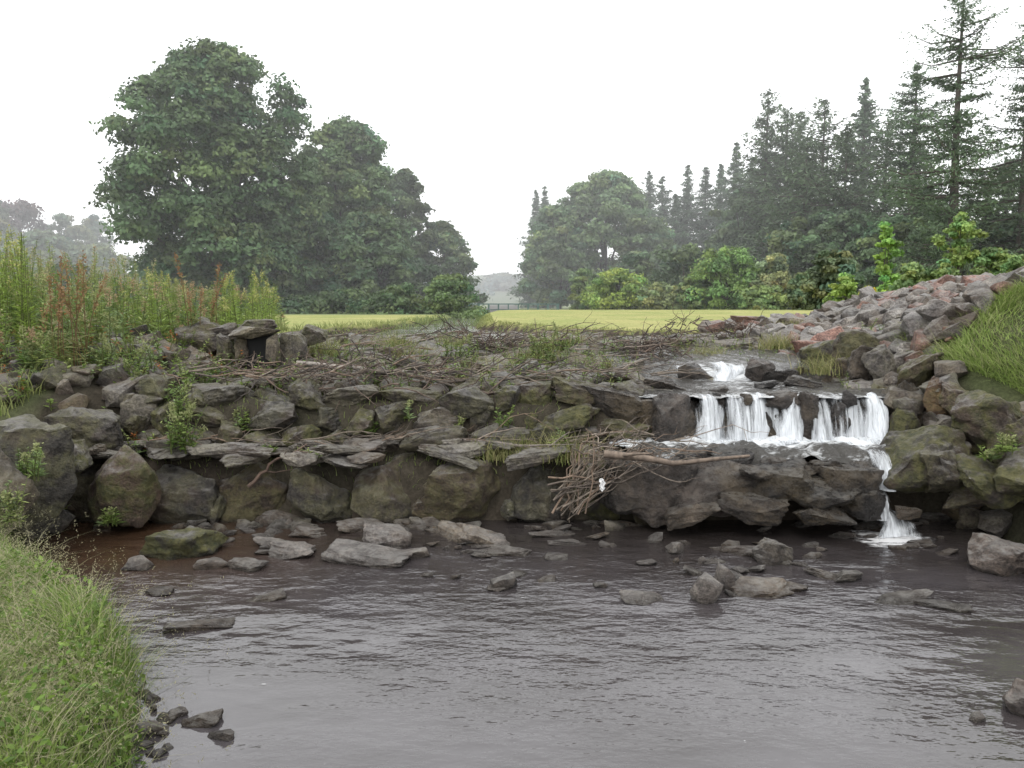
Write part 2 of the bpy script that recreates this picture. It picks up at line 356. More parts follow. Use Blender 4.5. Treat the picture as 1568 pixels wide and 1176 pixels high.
def brock(mb,u,v,w,h,dist,col=None,lib=BLOCK,dr=.8,moss=.3,tilt=.12,rz=None):
    c=SD(u,v,dist); k=dist/F
    if rz is None: rz=random.choice([0,math.pi])+random.uniform(-.3,.3)
    rock(mb,c,(w*k*1.08,w*k*dr,h*k*1.1),col,lib,rz,tilt,moss)
for a in [(1037,645,82,80,6.98),(1200,612,50,24,7.1),(1237,640,36,70,7.03),(1285,655,28,40,7.05),(1165,655,22,45,7.08),(1382,625,55,70,7.2),(1300,612,22,26,7.05),(1142,612,20,20,7.05),
          (1060,572,45,30,8.4),(1160,568,50,34,8.3),(1195,578,50,30,8.2),(1235,590,60,24,7.8),(1330,560,60,50,8),(1290,570,60,40,8.2),(1020,590,60,26,7.6),(940,620,110,50,7.15),(1100,600,30,14,7.4),(1170,592,40,14,7.6),
          (985,650,60,80,7.1),(1090,738,150,84,6.4),(1000,745,120,90,6.45),(960,755,80,60,6.4),(1185,740,120,56,6.35),(1250,750,120,56,6.25),(1300,742,80,56,6.3),(1150,772,100,36,6.2),(1060,782,80,30,6.2),(1235,780,90,26,6.1),(1318,770,60,44,6.2),(1345,765,40,36,6.35),(1385,785,40,16,6.2),
          (1120,704,60,22,6.5),(1190,710,50,20,6.45),(1262,716,54,22,6.42),(1225,722,50,20,6.35),(1310,718,46,22,6.45),(1060,700,50,20,6.5),(1160,722,70,24,6.3)]:
    brock(mb,*a,col=random.choice(DK+[(.085,.068,.052),(.07,.058,.05)]),lib=HB if random.random()<.8 else HO,moss=.1,tilt=.2)
mb.build('wet_waterfall_rocks',[WROCK],True,36)
mb=MB()
for a in [(1410,705,115,95,6.4,(.05,.044,.034)),(1455,715,90,80,6.2,(.06,.05,.038)),(1515,735,110,80,6.0,(.08,.068,.055)),(1525,650,120,100,6.3,(.115,.096,.082)),(1570,720,100,70,5.8,(.085,.072,.06)),
          (1432,610,40,62,6.9,(.17,.10,.055)),(1400,570,80,60,7.4,None),(1360,560,60,60,7.8,None),(1470,610,50,50,6.8,None),(1310,540,60,60,8.4,None),(1265,545,70,50,8.8,None),(1385,650,40,50,6.9,(.045,.04,.035)),(1480,760,70,30,6.1,(.07,.06,.05)),(1560,670,90,80,6.2,(.11,.093,.078))]:
    brock(mb,*a[:5],col=a[5],lib=random.choice([HB,HO]),moss=.9,tilt=.3)
for _ in range(1000):
    y=random.uniform(7.6,13.5); xr_=float(np.interp(y,YR,XR)) if y<12 else 3.3; x=xr_+random.uniform(-.2,4.3*min(1,(y-6)/5)); s=random.uniform(.12,.34)
    if random.random()<.1: s*=1.35
    z=float(hfun(x,y))
    rock(mb,(x,y,z+s*.15),(s*1.35,s,s*random.uniform(.5,.9)),random.choice(PAL[:5]+[(.24,.235,.23),(.22,.215,.21),(.28,.165,.14),(.26,.155,.13),(.2,.195,.195),(.28,.275,.27)]),random.choice([BLOCK,BLOCK,BOULD]),None,.6,.08)
for _ in range(60):
    y=random.uniform(3.0,7.2); x=float(np.interp(y,YR,XR))+random.uniform(-.15,.5); s=random.uniform(.2,.5)
    rock(mb,(x,y,float(hfun(x,y))+.05),(s*1.3,s,s*.7),None,BOULD,None,.3,.5)
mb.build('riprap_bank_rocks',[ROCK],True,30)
mb=MB()
for a in [(50,735,120,170,5.9,(.10,.095,.08)),(-30,760,140,200,5.4,(.11,.10,.082)),(190,735,105,115,6.35,(.15,.108,.08)),(130,665,110,70,6.7,(.13,.12,.11)),(45,655,110,40,6.2,(.18,.18,.165)),
          (215,640,50,70,7.1,(.14,.13,.115)),(250,600,60,50,7.4,None),(175,610,70,60,7.3,None),(320,520,80,50,9.2,None),(130,620,70,40,7.2,(.21,.21,.2)),
          (395,500,52,22,8.9,(.13,.12,.11)),(345,540,30,55,8.65,(.15,.145,.13)),(448,545,46,60,8.65,(.14,.13,.115)),(460,515,50,30,9.2,None),(340,512,40,26,9.0,None),(300,500,50,24,9.6,(.22,.21,.2)),(100,700,60,60,6.2,(.16,.155,.14)),(20,560,60,60,7.6,(.15,.15,.15))]:
    brock(mb,*a[:5],col=a[5],lib=HB,moss=.75,tilt=.2)
for _ in range(400):
    y=random.uniform(5.9,10.8); x=float(np.interp(y,YL,XL))-random.uniform(-.5,2.6); s=random.uniform(.12,.34)
    if abs(x+2.75)<.4 and 8.0<y<8.9: continue
    rock(mb,(x,y,float(hfun(x,y))+s*.12),(s*1.3,s,s*.75),None,random.choice([BLOCK,BOULD]),None,.4,.5)
mb.build('retaining_bank_rocks',[ROCK],True,36)
mb=MB()
def prock(u,v,w,h,col=None,moss=.1,lib=None,tilt=.16,dr=.9,rz=None):
    c=S(u,v,0); k=c[1]/F
    hh=max(h*k,.03)
    if lib is None: lib=HB if w>50 else BLOCK
    if rz is None: rz=random.uniform(-.5,.5)
    d=w*k*dr if h>w*.4 else min(w*k*.75,max(h*k*3.4,.14))
    rock(mb,(c[0],c[1]+d*.4,hh*.16),(w*k*1.08,d,hh*1.2),col,lib,rz,tilt,moss)
LT=(.25,.23,.218); GY=(.15,.138,.132); BR=(.12,.097,.078)
for a in [(270,855,105,60,(.075,.07,.05),1.2),(205,875,45,26,GY),(425,803,80,18,BR),(440,855,80,20,LT),(420,836,55,14,GY),(475,824,65,15,BR),(588,838,75,36,LT),(685,832,125,34,(.23,.2,.165)),
          (560,866,130,22,GY),(550,815,75,18,BR),(370,875,60,18,GY),(745,838,80,18,LT),(770,852,80,14,GY),(320,870,50,16,BR),(300,965,100,13,BR),(405,922,60,9,BR),(235,912,50,9,BR),(630,856,50,16,GY),
          (770,903,42,28,(.08,.072,.068)),(987,925,65,14,GY),(1085,925,50,52,GY),(1112,905,30,54,GY),(1190,868,60,46,(.10,.09,.08)),(1165,915,100,20,BR),(1035,848,28,20,GY),(1130,853,80,12,GY),(1275,888,70,10,BR),(1300,890,55,18,(.07,.065,.06)),(1390,925,100,12,(.07,.065,.06)),(1450,935,80,10,(.07,.065,.06)),
          (1560,885,100,66,(.12,.10,.09)),(1590,1100,70,66,(.11,.095,.09)),(1500,1105,26,10,GY),(265,1103,32,16,GY),(308,1108,55,20,(.10,.085,.075)),(335,1134,42,14,GY),(220,1130,50,26,GY),(150,1150,60,28,BR),
          (1360,812,65,16,(.06,.05,.042)),(1430,800,60,16,(.05,.043,.038)),(840,820,70,9,GY),(870,835,60,8,GY),(960,810,60,10,BR),(660,808,50,14,BR),(1210,905,60,14,BR),(1140,880,40,10,GY)]:
    prock(*a[:4],col=a[4],moss=a[5] if len(a)>5 else .08)
for _ in range(80):
    u=random.uniform(330,1540); v=random.triangular(798,920,806)
    prock(u,v,random.uniform(8,40),random.uniform(2,8),random.choice([GY,BR,(.09,.08,.075)]),tilt=.35)
for _ in range(34):
    prock(random.uniform(130,260),random.uniform(1060,1170),random.uniform(12,36),random.uniform(6,14),random.choice([GY,BR]),lib=BOULD)
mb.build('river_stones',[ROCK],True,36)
emp=bpy.data.objects.new('stone_drain_outlet',None); bpy.context.scene.collection.objects.link(emp)
def box(name,c,s,mat,parent,bev=.01):
    bm=bmesh.new(); bmesh.ops.create_cube(bm,size=1); bmesh.ops.scale(bm,vec=s,verts=bm.verts)
    if bev: bmesh.ops.bevel(bm,geom=list(bm.edges),offset=bev,segments=2,affect='EDGES')
    me=bpy.data.meshes.new(name); bm.to_mesh(me); bm.free(); me.materials.append(mat)
    o=bpy.data.objects.new(name,me); o.location=c; bpy.context.scene.collection.objects.link(o); o.parent=parent; return o
DARK=plain('drain_shade_black',(.01,.01,.01),.9)  # near-black colour standing in for the shade in the drain mouth
c=SD(394,538,8.5)
def stonebox(name,cc,s):
    m=MB(); V,Fc=BLOCK[random.randrange(20)]; m.add(V*s+np.array(cc),Fc,(.16,.14,.11,.3)); m.build(name,[ROCK],True,28,parent=emp)
stonebox('left_jamb',(c[0]-.17,8.55,c[2]),(.12,.3,.36)); stonebox('right_jamb',(c[0]+.17,8.55,c[2]),(.12,.3,.36))
stonebox('lintel',(c[0],8.52,c[2]+.2),(.56,.36,.13)); box('shade_panel',(c[0],8.6,c[2]),(.28,.05,.36),DARK,emp,0)  # thin black panel behind the jambs paints the opening's shade
# ------------------------------------------------------------------ waterfall
mb=MB()
def curtain(u0,u1,yt,zt,zb,reach,a0,layer=0):
    x0=(u0-784)/F*yt; x1=(u1-784)/F*yt; nxx=max(6,int((x1-x0)/.012)); nz=26
    s=np.linspace(0,1,nxx); t=np.linspace(0,1,nz); Sx,T=np.meshgrid(s,t)
    lip=.022*np.sin(Sx*(x1-x0)*22+u0)+.012*np.sin(Sx*(x1-x0)*57+u1)
    z=zt-(zt-zb)*T**1.5+lip*(1-T); 
    rv=reach*(.8+.45*np.sin(Sx*(x1-x0)*16+u0*.7))
    y=yt+.1-(rv+.1)*np.sqrt(T)*.9-layer*.035
    y=y+.03*np.sin(Sx*(x1-x0)*34+layer)+.015*np.sin(Sx*11+T*5)
    X=x0+(x1-x0)*(Sx+(.05*np.sin(T*5+u0)))+ (Sx-.5)*T*.10+.012*np.sin(T*9+Sx*20)
    edge=np.minimum(Sx,1-Sx)*2
    C=np.ones((nz,nxx,4)); C[...,3]=a0-.32*(1-sm(edge*1.8))+.16*T**2-.04*(T<.06)+.06*np.sin(Sx*(x1-x0)*26+u0)
    i=np.arange(nz*nxx).reshape(nz,nxx); f=np.stack([i[:-1,:-1],i[:-1,1:],i[1:,1:],i[1:,:-1]],-1).reshape(-1,4)
    mb.add(np.stack([X,y,z],-1).reshape(-1,3),f,C.reshape(-1,4))
for L in (0,1):
    for a in [(964,1000,.60),(1068,1112,.62),(1104,1134,.47),(1124,1156,.56),(1142,1192,.64),(1182,1210,.50),(1194,1240,.64),(1240,1276,.56),(1268,1298,.46),(1288,1332,.60),(1318,1356,.66)]:
        curtain(a[0],a[1],7.1,.995,.62,.17,a[2]-.06*L,L)
    curtain(1086,1136,8.55,1.18,1.03,.3,.64,L); curtain(1036,1062,8.5,1.15,1.03,.1,.52,L)
    curtain(1338,1372,6.46,.60,.34,.16,.50,L); curtain(1330,1362,6.36,.34,.12,.14,.46,L); curtain(1350,1404,6.26,.15,.0,.24,.56,L)
for a in [(980,.9),(1085,1.1),(1110,1),(1165,1.3),(1190,1.2),(1220,1.4),(1258,1),(1300,1.0),(1318,1.1),(1340,1.3),(1135,1)]:
    for q in range(14):
        c0=((a[0]-784)/F*6.95+rng.normal(0,.09),6.86+rng.normal(0,.07),.62)
        V,Fc=BOULD[random.randrange(20)]; s_=np.array([.11,.08,.05])*a[1]*random.uniform(.4,1.2)
        mb.add(V*s_+np.array(c0),Fc,(1,1,1,.66))
mb.build('waterfall',[FALL],True)
# ------------------------------------------------------------------ driftwood
TW=[(.16,.13,.10),(.22,.18,.145),(.10,.08,.065),(.17,.12,.085)]
def twig(mb,a,b,r,col=None,wig=.06,n=7,br=0):
    a=np.array(a,float); b=np.array(b,float); L=np.linalg.norm(b-a)
    t=np.linspace(0,1,n)[:,None]; p=a+(b-a)*t+np.cumsum(rng.normal(0,wig*L/ n**.5,(n,3)),0)*np.sin(t*math.pi)
    if col is None: col=random.choice(TW)
    tube(mb,p,np.linspace(r,r*.35,n),col,0,5)
    for _ in range(br):
        k=random.randrange(1,n-1); twig(mb,p[k],p[k]+(b-a)*random.uniform(.2,.4)+rng.normal(0,.15*L,3),r*.5,col,wig,5)
mb=MB()
for _ in range(42):
    a=SD(random.uniform(838,900),random.uniform(730,800),6.2+random.uniform(-.1,.15)); b=SD(random.uniform(880,1010),random.uniform(655,715),6.35+random.uniform(-.15,.25))
    twig(mb,a,b,random.uniform(.003,.011),None,.13,8,2)
for _ in range(34):
    a=SD(random.uniform(890,1010),random.uniform(665,715),6.25); b=a+np.array([random.uniform(-.3,.6),random.uniform(-.15,.2),random.uniform(-.12,.12)]); twig(mb,a,b,.006,None,.14,7,1)
mb.build('driftwood_pile',[BARK])
mb=MB(); twig(mb,SD(925,695,6.15),SD(1148,698,6.05),.034,(.17,.13,.10),.03,9,1); mb.build('driftwood_log',[BARK])
mb=MB(); twig(mb,SD(455,556,8.2),SD(700,572,7.7),.028,(.28,.25,.22),.02,9,2); mb.build('driftwood_log',[BARK])
mb=MB(); twig(mb,SD(680,670,6.9),SD(860,690,6.6),.02,(.2,.17,.15),.02,9,2); twig(mb,SD(380,745,6.5),SD(470,680,6.6),.018,(.12,.08,.06),.12,9,3); twig(mb,SD(560,568,7.6),SD(800,578,7.6),.03,(.09,.075,.06),.03,9,3); twig(mb,SD(700,598,7.2),SD(900,588,7.5),.02,(.12,.09,.07),.04,9,3)
for _ in range(260):
    x=random.uniform(-3.2,1.4); y=random.choice([random.uniform(7.15,7.7),random.uniform(6.7,6.95),random.uniform(7.8,11.3)])
    z=(1.17+(y-7.2)*.07) if y>7 else .66
    L=random.uniform(.15,.7); a=random.uniform(-.8,.8); twig(mb,(x,y,z),(x+L*math.cos(a),y+L*math.sin(a)*.6,z+random.uniform(-.05,.13)),random.uniform(.003,.010),random.choice(TW+[(.06,.048,.04)]),.1,6,1)
for (uu,vv,dd,nn,ww) in ((1000,530,9.6,140,.45),(985,548,9.2,60,.3),(760,526,10,120,.35),(520,564,7.6,70,.5),(880,524,10.5,70,.4),(1120,510,11,60,.4),(390,568,8.0,45,.5),(640,578,7.4,50,.6),(450,586,7.3,40,.5),(1040,500,11.3,40,.3),(700,513,11,60,.4),(600,560,8.3,50,.5)):
    c=SD(uu,vv,dd)
    for _ in range(nn):
        a=c+rng.normal(0,1,3)*[ww*.5,.2,.06]; b=a+rng.normal(0,1,3)*[.22,.15,.12]; twig(mb,a,b,random.uniform(.003,.010),random.choice([(.08,.058,.045),(.12,.085,.065),(.055,.043,.036)]),.1,6,1)
mb.build('flood_debris_twigs',[BARK])
bm=bmesh.new(); c=SD(922,742,6.12)
g=[[bm.verts.new((c[0]+(i-2)*.010+.008*math.sin(j*2),c[1]+.012*math.sin(i*2.1+j),c[2]+(j-3)*.018*(1-.15*abs(i-2)))) for i in range(5)] for j in range(7)]
for j in range(6):
    for i in range(4): bm.faces.new((g[j][i],g[j][i+1],g[j+1][i+1],g[j+1][i]))
me=bpy.data.meshes.new('plastic_litter'); bm.to_mesh(me); bm.free(); me.materials.append(plain('white_plastic',(.7,.7,.7),.4))
bpy.context.scene.collection.objects.link(bpy.data.objects.new('plastic_litter',me))
# ------------------------------------------------------------------ grass & plants
def blades(mb,x,y,z,h,w,lean,col,segs=4,ld=None):
    n=len(x); th=rng.uniform(0,2*math.pi,n) if ld is None else ld
    d=np.stack([np.cos(th),np.sin(th),0*th],-1); ph=rng.uniform(0,2*math.pi,n); wv=np.stack([np.cos(ph),np.sin(ph),0*ph],-1)
    root=np.stack([x,y,z],-1); L=[]
    for k in range(segs+1):
        t=k/segs; ce=root+d*(lean*h*t*t)[:,None]; ce[:,2]+=h*(t-.45*lean*t*t)
        ww=(w*(1-t)**.7)[:,None]*.5
        if k<segs: L+= [ce-wv*ww,ce+wv*ww]
        else: L+=[ce]
    V=np.stack(L,1); m=V.shape[1]; b=np.arange(n)[:,None]*m
    col=np.asarray(col,float); 
    if col.ndim==1: col=np.tile(col,(n,1))
    C=np.repeat(col,m,0)
    q=np.concatenate([b+np.array([2*k,2*k+1,2*k+3,2*k+2]) for k in range(segs-1)],0)
    tr=b+np.array([2*segs-2,2*segs-1,2*segs])
    mb.add(V.reshape(-1,3),q,C)
    mb.f.append((tr+mb.n-len(V)*m,0))
    return V[:,-1],V[:,-2]
def gcols(n,a=(.10,.16,.03),b=(.24,.28,.08)):
    t=rng.uniform(0,1,(n,1)); return np.array(a)*(1-t)+np.array(b)*t
def patch(mb,n,xf,yf,h0,h1,w,ca,cb,lean=(.2,1.0),seed=False):
    y=rng.uniform(*yf,n); x=xf(y,n); z=hfun(x,y)-.02
    tus=.75+.35*np.sin(x*5.1+y*3.3)*np.sin(y*4.7-x*2.1)
    h=rng.uniform(h0,h1,n)*tus
    ld=rng.normal(0,1.0,n)+3*np.sin(x*2.2+y*1.7)
    tip,_=blades(mb,x,y,z,h,np.full(n,w)*rng.uniform(.6,1.3,n),rng.uniform(*lean,n),gcols(n,ca,cb),ld=ld)
    if seed:
        k=np.repeat(np.arange(n),6); c=tip[k]+rng.normal(0,.009,(len(k),3))*[1,1,2]-np.array([0,0,.02]); leaves(mb,c,rng.normal(0,1,(len(k),3)),.014,.004,(.30,.28,.17))
mb=MB()
patch(mb,32000,lambda y,n:np.interp(y,YL,XL)+.16-rng.uniform(0,1,n)**1.3*1.8,(1.8,5.3),.12,.38,.006,(.06,.12,.018),(.27,.34,.09))
patch(mb,6500,lambda y,n:np.interp(y,YL,XL)+.10-rng.uniform(0,1,n)*1.7,(2.4,5.0),.26,.52,.004,(.30,.29,.15),(.42,.39,.25),(.5,1.4),True)
patch(mb,7000,lambda y,n:np.interp(y,YL,XL)+.32-rng.uniform(0,.6,n)**1.2,(1.8,5.1),.06,.32,.006,(.09,.14,.04),(.25,.27,.12),(.8,1.9))
n=6000; y=rng.uniform(2,5.0,n); x=np.interp(y,YL,XL)+.18-rng.uniform(0,.9,n); leaves(mb,np.stack([x,y,hfun(x,y)+rng.uniform(.02,.18,n)],-1),np.tile([0,0,1.],(n,1)),.035,.02,gcols(n,(.07,.14,.02),(.18,.26,.05)),0,None,.6)
mb.build('riverbank_grass',[GR],False)
mb=MB()
def xb(y,n): return np.interp(y,YR,XR)+.45+rng.uniform(0,1,n)**1.2*1.9
patch(mb,26000,xb,(5.9,8.6),.10,.32,.009,(.12,.20,.035),(.34,.42,.13),(.4,1.6))
patch(mb,5000,xb,(5.9,8.6),.2,.42,.005,(.30,.32,.14),(.42,.42,.22),(.4,1.4))
patch(mb,9000,lambda y,n:rng.uniform(6.5,11,n),(9,14),.05,.16,.012,(.22,.26,.08),(.34,.36,.15))
mb.build('riverbank_grass',[GR],False)
mb=MB()
patch(mb,26000,lambda y,n:np.interp(y,YL,XL)-.3-rng.uniform(0,1,n)*6,(6.3,13),.1,.45,.011,(.12,.17,.04),(.34,.35,.14))
patch(mb,8500,lambda y,n:rng.uniform(-3.6,3.4,n),(10.0,11.8),.08,.28,.010,(.12,.17,.04),(.34,.34,.16))
patch(mb,6500,lambda y,n:rng.uniform(-3.4,1.6,n),(7.3,10.2),.05,.20,.008,(.12,.17,.04),(.32,.33,.13))
patch(mb,5000,lambda y,n:np.interp(y,YR,XR)+rng.uniform(0,.5,n),(12.5,24),.04,.12,.015,(.18,.21,.07),(.3,.32,.13))
patch(mb,5000,lambda y,n:np.interp(y,YL,XL)-rng.uniform(-.3,.5,n),(11.5,26),.05,.22,.015,(.15,.19,.06),(.28,.3,.12))
patch(mb,1500,lambda y,n:rng.uniform(-2.6,-.9,n),(18,30),.2,.55,.03,(.12,.17,.06),(.22,.26,.12))
patch(mb,1800,lambda y,n:-3.3+rng.uniform(0,4.4,n),(6.6,7.3),.05,.17,.008,(.10,.15,.04),(.25,.28,.10))
for (uu,vv,dd) in ((1195,520,10.2),(1275,555,8.3),(820,545,9.5),(855,520,10.3),(700,525,10.5),(1215,500,11.5),(780,680,6.8),(860,680,6.7),(560,560,8.8),(640,540,9.5),(930,560,8.8),(490,530,9.5),(1080,540,9.8),(600,520,10.5),(750,560,8.6)):
    c=SD(uu,vv,dd); n=420; blades(mb,c[0]+rng.normal(0,.14,n),c[1]+rng.normal(0,.12,n),np.full(n,c[2]-.12),rng.uniform(.1,.34,n),np.full(n,.008),rng.uniform(.2,1.2,n),gcols(n,(.12,.15,.04),(.36,.33,.16)))
mb.build('rough_grass',[GR],False)
def weed(mb,x,y,z,h,nl,Ll,Wl,col,tip=None,tipf=.25,lean=.1,stem=(.12,.14,.05)):
    d=rng.normal(0,lean*h,2); t=np.linspace(0,1,6)[:,None]
    p=np.array([x,y,z])+t*np.array([0,0,h])+t**2*np.array([d[0],d[1],0])
    tube(mb,p,np.linspace(.006,.002,6),stem,0,4)
    tt=rng.uniform(.08,1,nl); ang=np.arange(nl)*2.4+rng.uniform(0,6)
    c=np.array([x,y,z])+tt[:,None]*np.array([0,0,h])+(tt[:,None]**2)*np.array([d[0],d[1],0])
    ax=np.stack([np.cos(ang),np.sin(ang),np.full(nl,.45)],-1); LL=Ll*(1.15-.75*tt)
    nv=np.stack([-np.cos(ang)*.4,-np.sin(ang)*.4,np.ones(nl)],-1)
    leaves(mb,c+nrm(ax)*LL[:,None]*.5,nv,LL,Wl*(1.1-.6*tt),col,0,nrm(ax)*2,.2)
    if tip is not None:
        m=int(60*tipf/.25); q=rng.uniform(1-tipf,1.02,m); cc=np.array([x,y,z])+q[:,None]*np.array([0,0,h])+(q[:,None]**2)*np.array([d[0],d[1],0])+rng.normal(0,.014,(m,3))
        leaves(mb,cc,rng.normal(0,1,(m,3)),.028,.014,tip)
GRN=[(.17,.25,.07),(.22,.30,.08),(.14,.22,.055),(.28,.33,.11),(.19,.26,.11)]
mb=MB()
for _ in range(1250):
    y=random.uniform(6.9,13.5); x=float(np.interp(y,YL,XL))-random.uniform(.3,6.5) if y<10.5 else random.uniform(-11,-3.7)
    if x>-4.1 and y<8.5: continue
    hh=random.uniform(.3,1.0)*(1.15 if x<-5.5 else .75); tp=random.choice([None,None,(.38,.35,.20),(.38,.28,.17),(.28,.30,.13)])
    weed(mb,x,y,float(hfun(x,y)),hh,int(40*hh/.7),.14,.026,random.choice(GRN),tp)
mb.build('rosebay_willowherb',[GR],False)
mb=MB()
for (uu,dd,vt) in [(95,7.3,395),(115,7.35,405),(130,7.5,392),(80,7.4,425),(290,9,392),(330,9.4,405)]:
    b=SD(uu,500,dd); z=float(hfun(b[0],b[1])); h=SD(uu,vt,dd)[2]-z
    weed(mb,b[0],b[1],z,h,14,.2,.05,(.18,.19,.07),(.27,.16,.08),.35,.05,(.18,.12,.06))
    for k in range(2): weed(mb,b[0]+rng.normal(0,.06),b[1],z,h*random.uniform(.6,.95),9,.15,.03,(.2,.19,.07),(.29,.18,.09),.35,.12,(.18,.12,.06))
mb.build('dock_plant',[GR],False)
mb=MB()
for _ in range(120):
    u=random.choice([random.uniform(-10,50),random.uniform(150,290),random.uniform(340,425)]); dd=random.uniform(7.6,9.5) if u<100 else random.uniform(9,12)
    b=SD(u,500,dd); z=float(hfun(b[0],b[1])); h=SD(u,random.uniform(350,430) if u<100 else random.uniform(415,470),dd)[2]-z
    weed(mb,b[0],b[1],z,max(h,.3),80,.11,.02,(.24,.33,.07),(.38,.38,.14) if random.random()<.5 else None,.15,.06)
mb.build('goldenrod_plant',[GR],False)
mb=MB()
for (uu,vv,dd,n,hh) in [(280,690,6.6,18,.4),(280,640,6.9,10,.35),(375,660,7.0,8,.22),(205,590,7.3,10,.25),(215,560,7.6,8,.25),(700,660,6.95,4,.25),(780,650,6.95,4,.2),(860,690,6.7,5,.2),(45,730,5.5,10,.25),(15,800,5.2,10,.3),(160,560,7.5,12,.3),(50,560,7.0,16,.3),(1340,520,9.5,8,.3),(410,690,6.75,4,.12),(555,660,7,5,.12),(1520,700,6.0,5,.12),(830,550,9.5,16,.4),(165,800,6.1,4,.15),(1545,690,5.9,6,.15),(620,640,7,4,.15),(480,700,6.6,5,.12),(870,535,10,10,.35),(700,545,9,8,.25)]:
    for k in range(n):
        c=SD(uu+random.uniform(-18,18),vv,dd+random.uniform(-.08,.1)); weed(mb,c[0],c[1],c[2]-.03,hh*random.uniform(.5,1.15),26,.07,.025,random.choice(GRN),(.25,.27,.12) if random.random()<.3 else None,.2,.25)
for _ in range(560):
    y=random.uniform(6.3,9.8); x=float(np.interp(y,YL,XL))-random.uniform(-.6,2.4)
    weed(mb,x,y,float(hfun(x,y))+.05,random.uniform(.08,.28),14,.08,.035,random.choice(GRN+[(.36,.13,.04),(.14,.2,.04)]),None,.2,.3)
for _ in range(620):
    y=random.uniform(7.3,11.2); x=random.uniform(-3.3,3.4)
    if 1.3<x<3.2 and y<8.6: continue
    weed(mb,x,y,float(hfun(x,y))+.07,random.uniform(.07,.25),13,.06,.024,random.choice(GRN),None,.2,.3)
mb.build('streamside_weeds',[GR],False)
# ------------------------------------------------------------------ trees
def crown(mb,cx,cy,z0,zb,zt,R,ncl,nl,ls,col,seed,flat=.62,prof=.62,cr=(.15,.26),limbs=14,trunk_r=None,barkc=(.07,.06,.05),solid=.2,ry=1.0,droop=.0,colj=.38):
    r=np.random.default_rng(seed); Hc=zt-zb
    tt=r.uniform(.02,.97,ncl)
    ang=r.uniform(0,2*math.pi,ncl)
    pr=np.maximum(np.sin(math.pi*np.clip(tt,0,1)**.78),0)**prof
    wob=1+.15*np.sin(ang*3+seed)+.12*np.sin(ang*2+tt*7+seed*2)+.10*np.sin(tt*17+ang*2)
    rr=np.where(r.uniform(0,1,ncl)<solid,r.uniform(.1,.7,ncl),r.uniform(.76,1.05,ncl))
    crd=R*r.uniform(cr[0],cr[1],ncl)*(0.75+.25*pr)
    q=np.maximum(R*pr*wob*rr-crd*.5,0)
    C=np.stack([cx+np.cos(ang)*q,cy+np.sin(ang)*q*ry,zb+tt*Hc],-1)
    br=1+colj*r.normal(0,1,ncl)*.6; br=np.clip(br,.45,1.8)
    hue=r.normal(0,.07,ncl)
    tr=trunk_r or R*.055
    th=np.linspace(0,1,8)[:,None]; wig=np.cumsum(r.normal(0,R*.012,(8,3)),0)*[1,1,0]
    tp=np.array([cx,cy,z0-.2])+th*np.array([0,0,(zb+Hc*.75)-z0])+wig
    tube(mb,tp,tr*(1.25-1.05*th[:,0]),barkc,1,8)
    for k in r.choice(ncl,min(limbs,ncl),replace=False):
        s=tp[min(6,max(1,int(7*(C[k,2]-z0)/(zt-z0)*.6)))]; s2=C[k]; mid=(s+s2)/2+np.array([0,0,-.05*R])+r.normal(0,.03*R,3)
        tube(mb,[s,(s+mid)/2,mid,(mid+s2)/2,s2],[tr*.45,tr*.38,tr*.3,tr*.2,tr*.08],barkc,1,5)
    k=np.repeat(np.arange(ncl),nl); M=len(k)
    d=nrm(r.normal(0,1,(M,3))+[0,0,.3]); rad=r.uniform(.45,1.12,M)
    lump=1+.28*np.sin(d[:,0]*6+k)*np.sin(d[:,1]*6+k*1.7)+.18*np.sin(d[:,2]*9+k)
    pp=C[k]+d*(crd[k]*rad*lump)[:,None]*np.array([1.1,1.1,flat])
    pp[:,2]-=droop*crd[k]*(np.abs(d[:,0])**2+np.abs(d[:,1])**2)*rad
    base=np.array(col)*br[k][:,None]*(1+np.stack([hue[k]*1.8,hue[k]*.3,-hue[k]],-1))
    leaves(mb,pp,d+[0,0,.3],ls,ls*.62,base,0)
def T(name,u,vt,dist,wpx,vb,ncl,nl,ls,col,seed,**k):
    cx=(u-784)/F*dist; gz=float(hfun(cx,dist)); zt=H+(468-vt)/F*dist; zb=H+(468-vb)/F*dist; R=wpx/2/F*dist
    mb=MB(); crown(mb,0,0,0,zb-gz,zt-gz,R,ncl,nl,ls,col,seed,**k)
    o=mb.build(name,[FOL,BARK],False); o.location=(cx,dist,gz); return o
T('horse_chestnut_tree',332,80,50,285,466,580,200,.29,(.092,.15,.062),1,prof=.48,cr=(.10,.2),droop=.55,solid=.22,flat=.5,limbs=24)
T('horse_chestnut_tree',440,290,52,180,462,200,220,.29,(.088,.142,.062),2,prof=.5,droop=.5,cr=(.15,.26),flat=.5)
T('lime_tree',535,190,58,180,455,330,210,.31,(.115,.175,.072),3,prof=.5,droop=.3,cr=(.12,.2))
T('horse_chestnut_tree',560,330,54,165,470,220,200,.3,(.088,.142,.062),4,prof=.5,droop=.5,cr=(.14,.24),flat=.5)
T('lime_tree',622,262,64,90,450,140,150,.32,(.10,.15,.07),5,cr=(.17,.3),solid=.2)
T('sycamore_tree',680,342,66,90,470,130,160,.32,(.125,.18,.085),6,cr=(.17,.3))
T('hawthorn_bush',690,424,40,88,510,80,200,.17,(.14,.215,.08),7,cr=(.2,.34),prof=.4)
T('hawthorn_bush',610,440,42,110,500,60,200,.2,(.09,.145,.055),8,cr=(.2,.34),prof=.4)
T('elder_bush',735,478,34,60,512,40,160,.15,(.14,.20,.08),9,cr=(.25,.4),prof=.4)
T('elder_bush',540,452,44,140,490,60,200,.22,(.07,.115,.045),10,cr=(.2,.34),prof=.35)
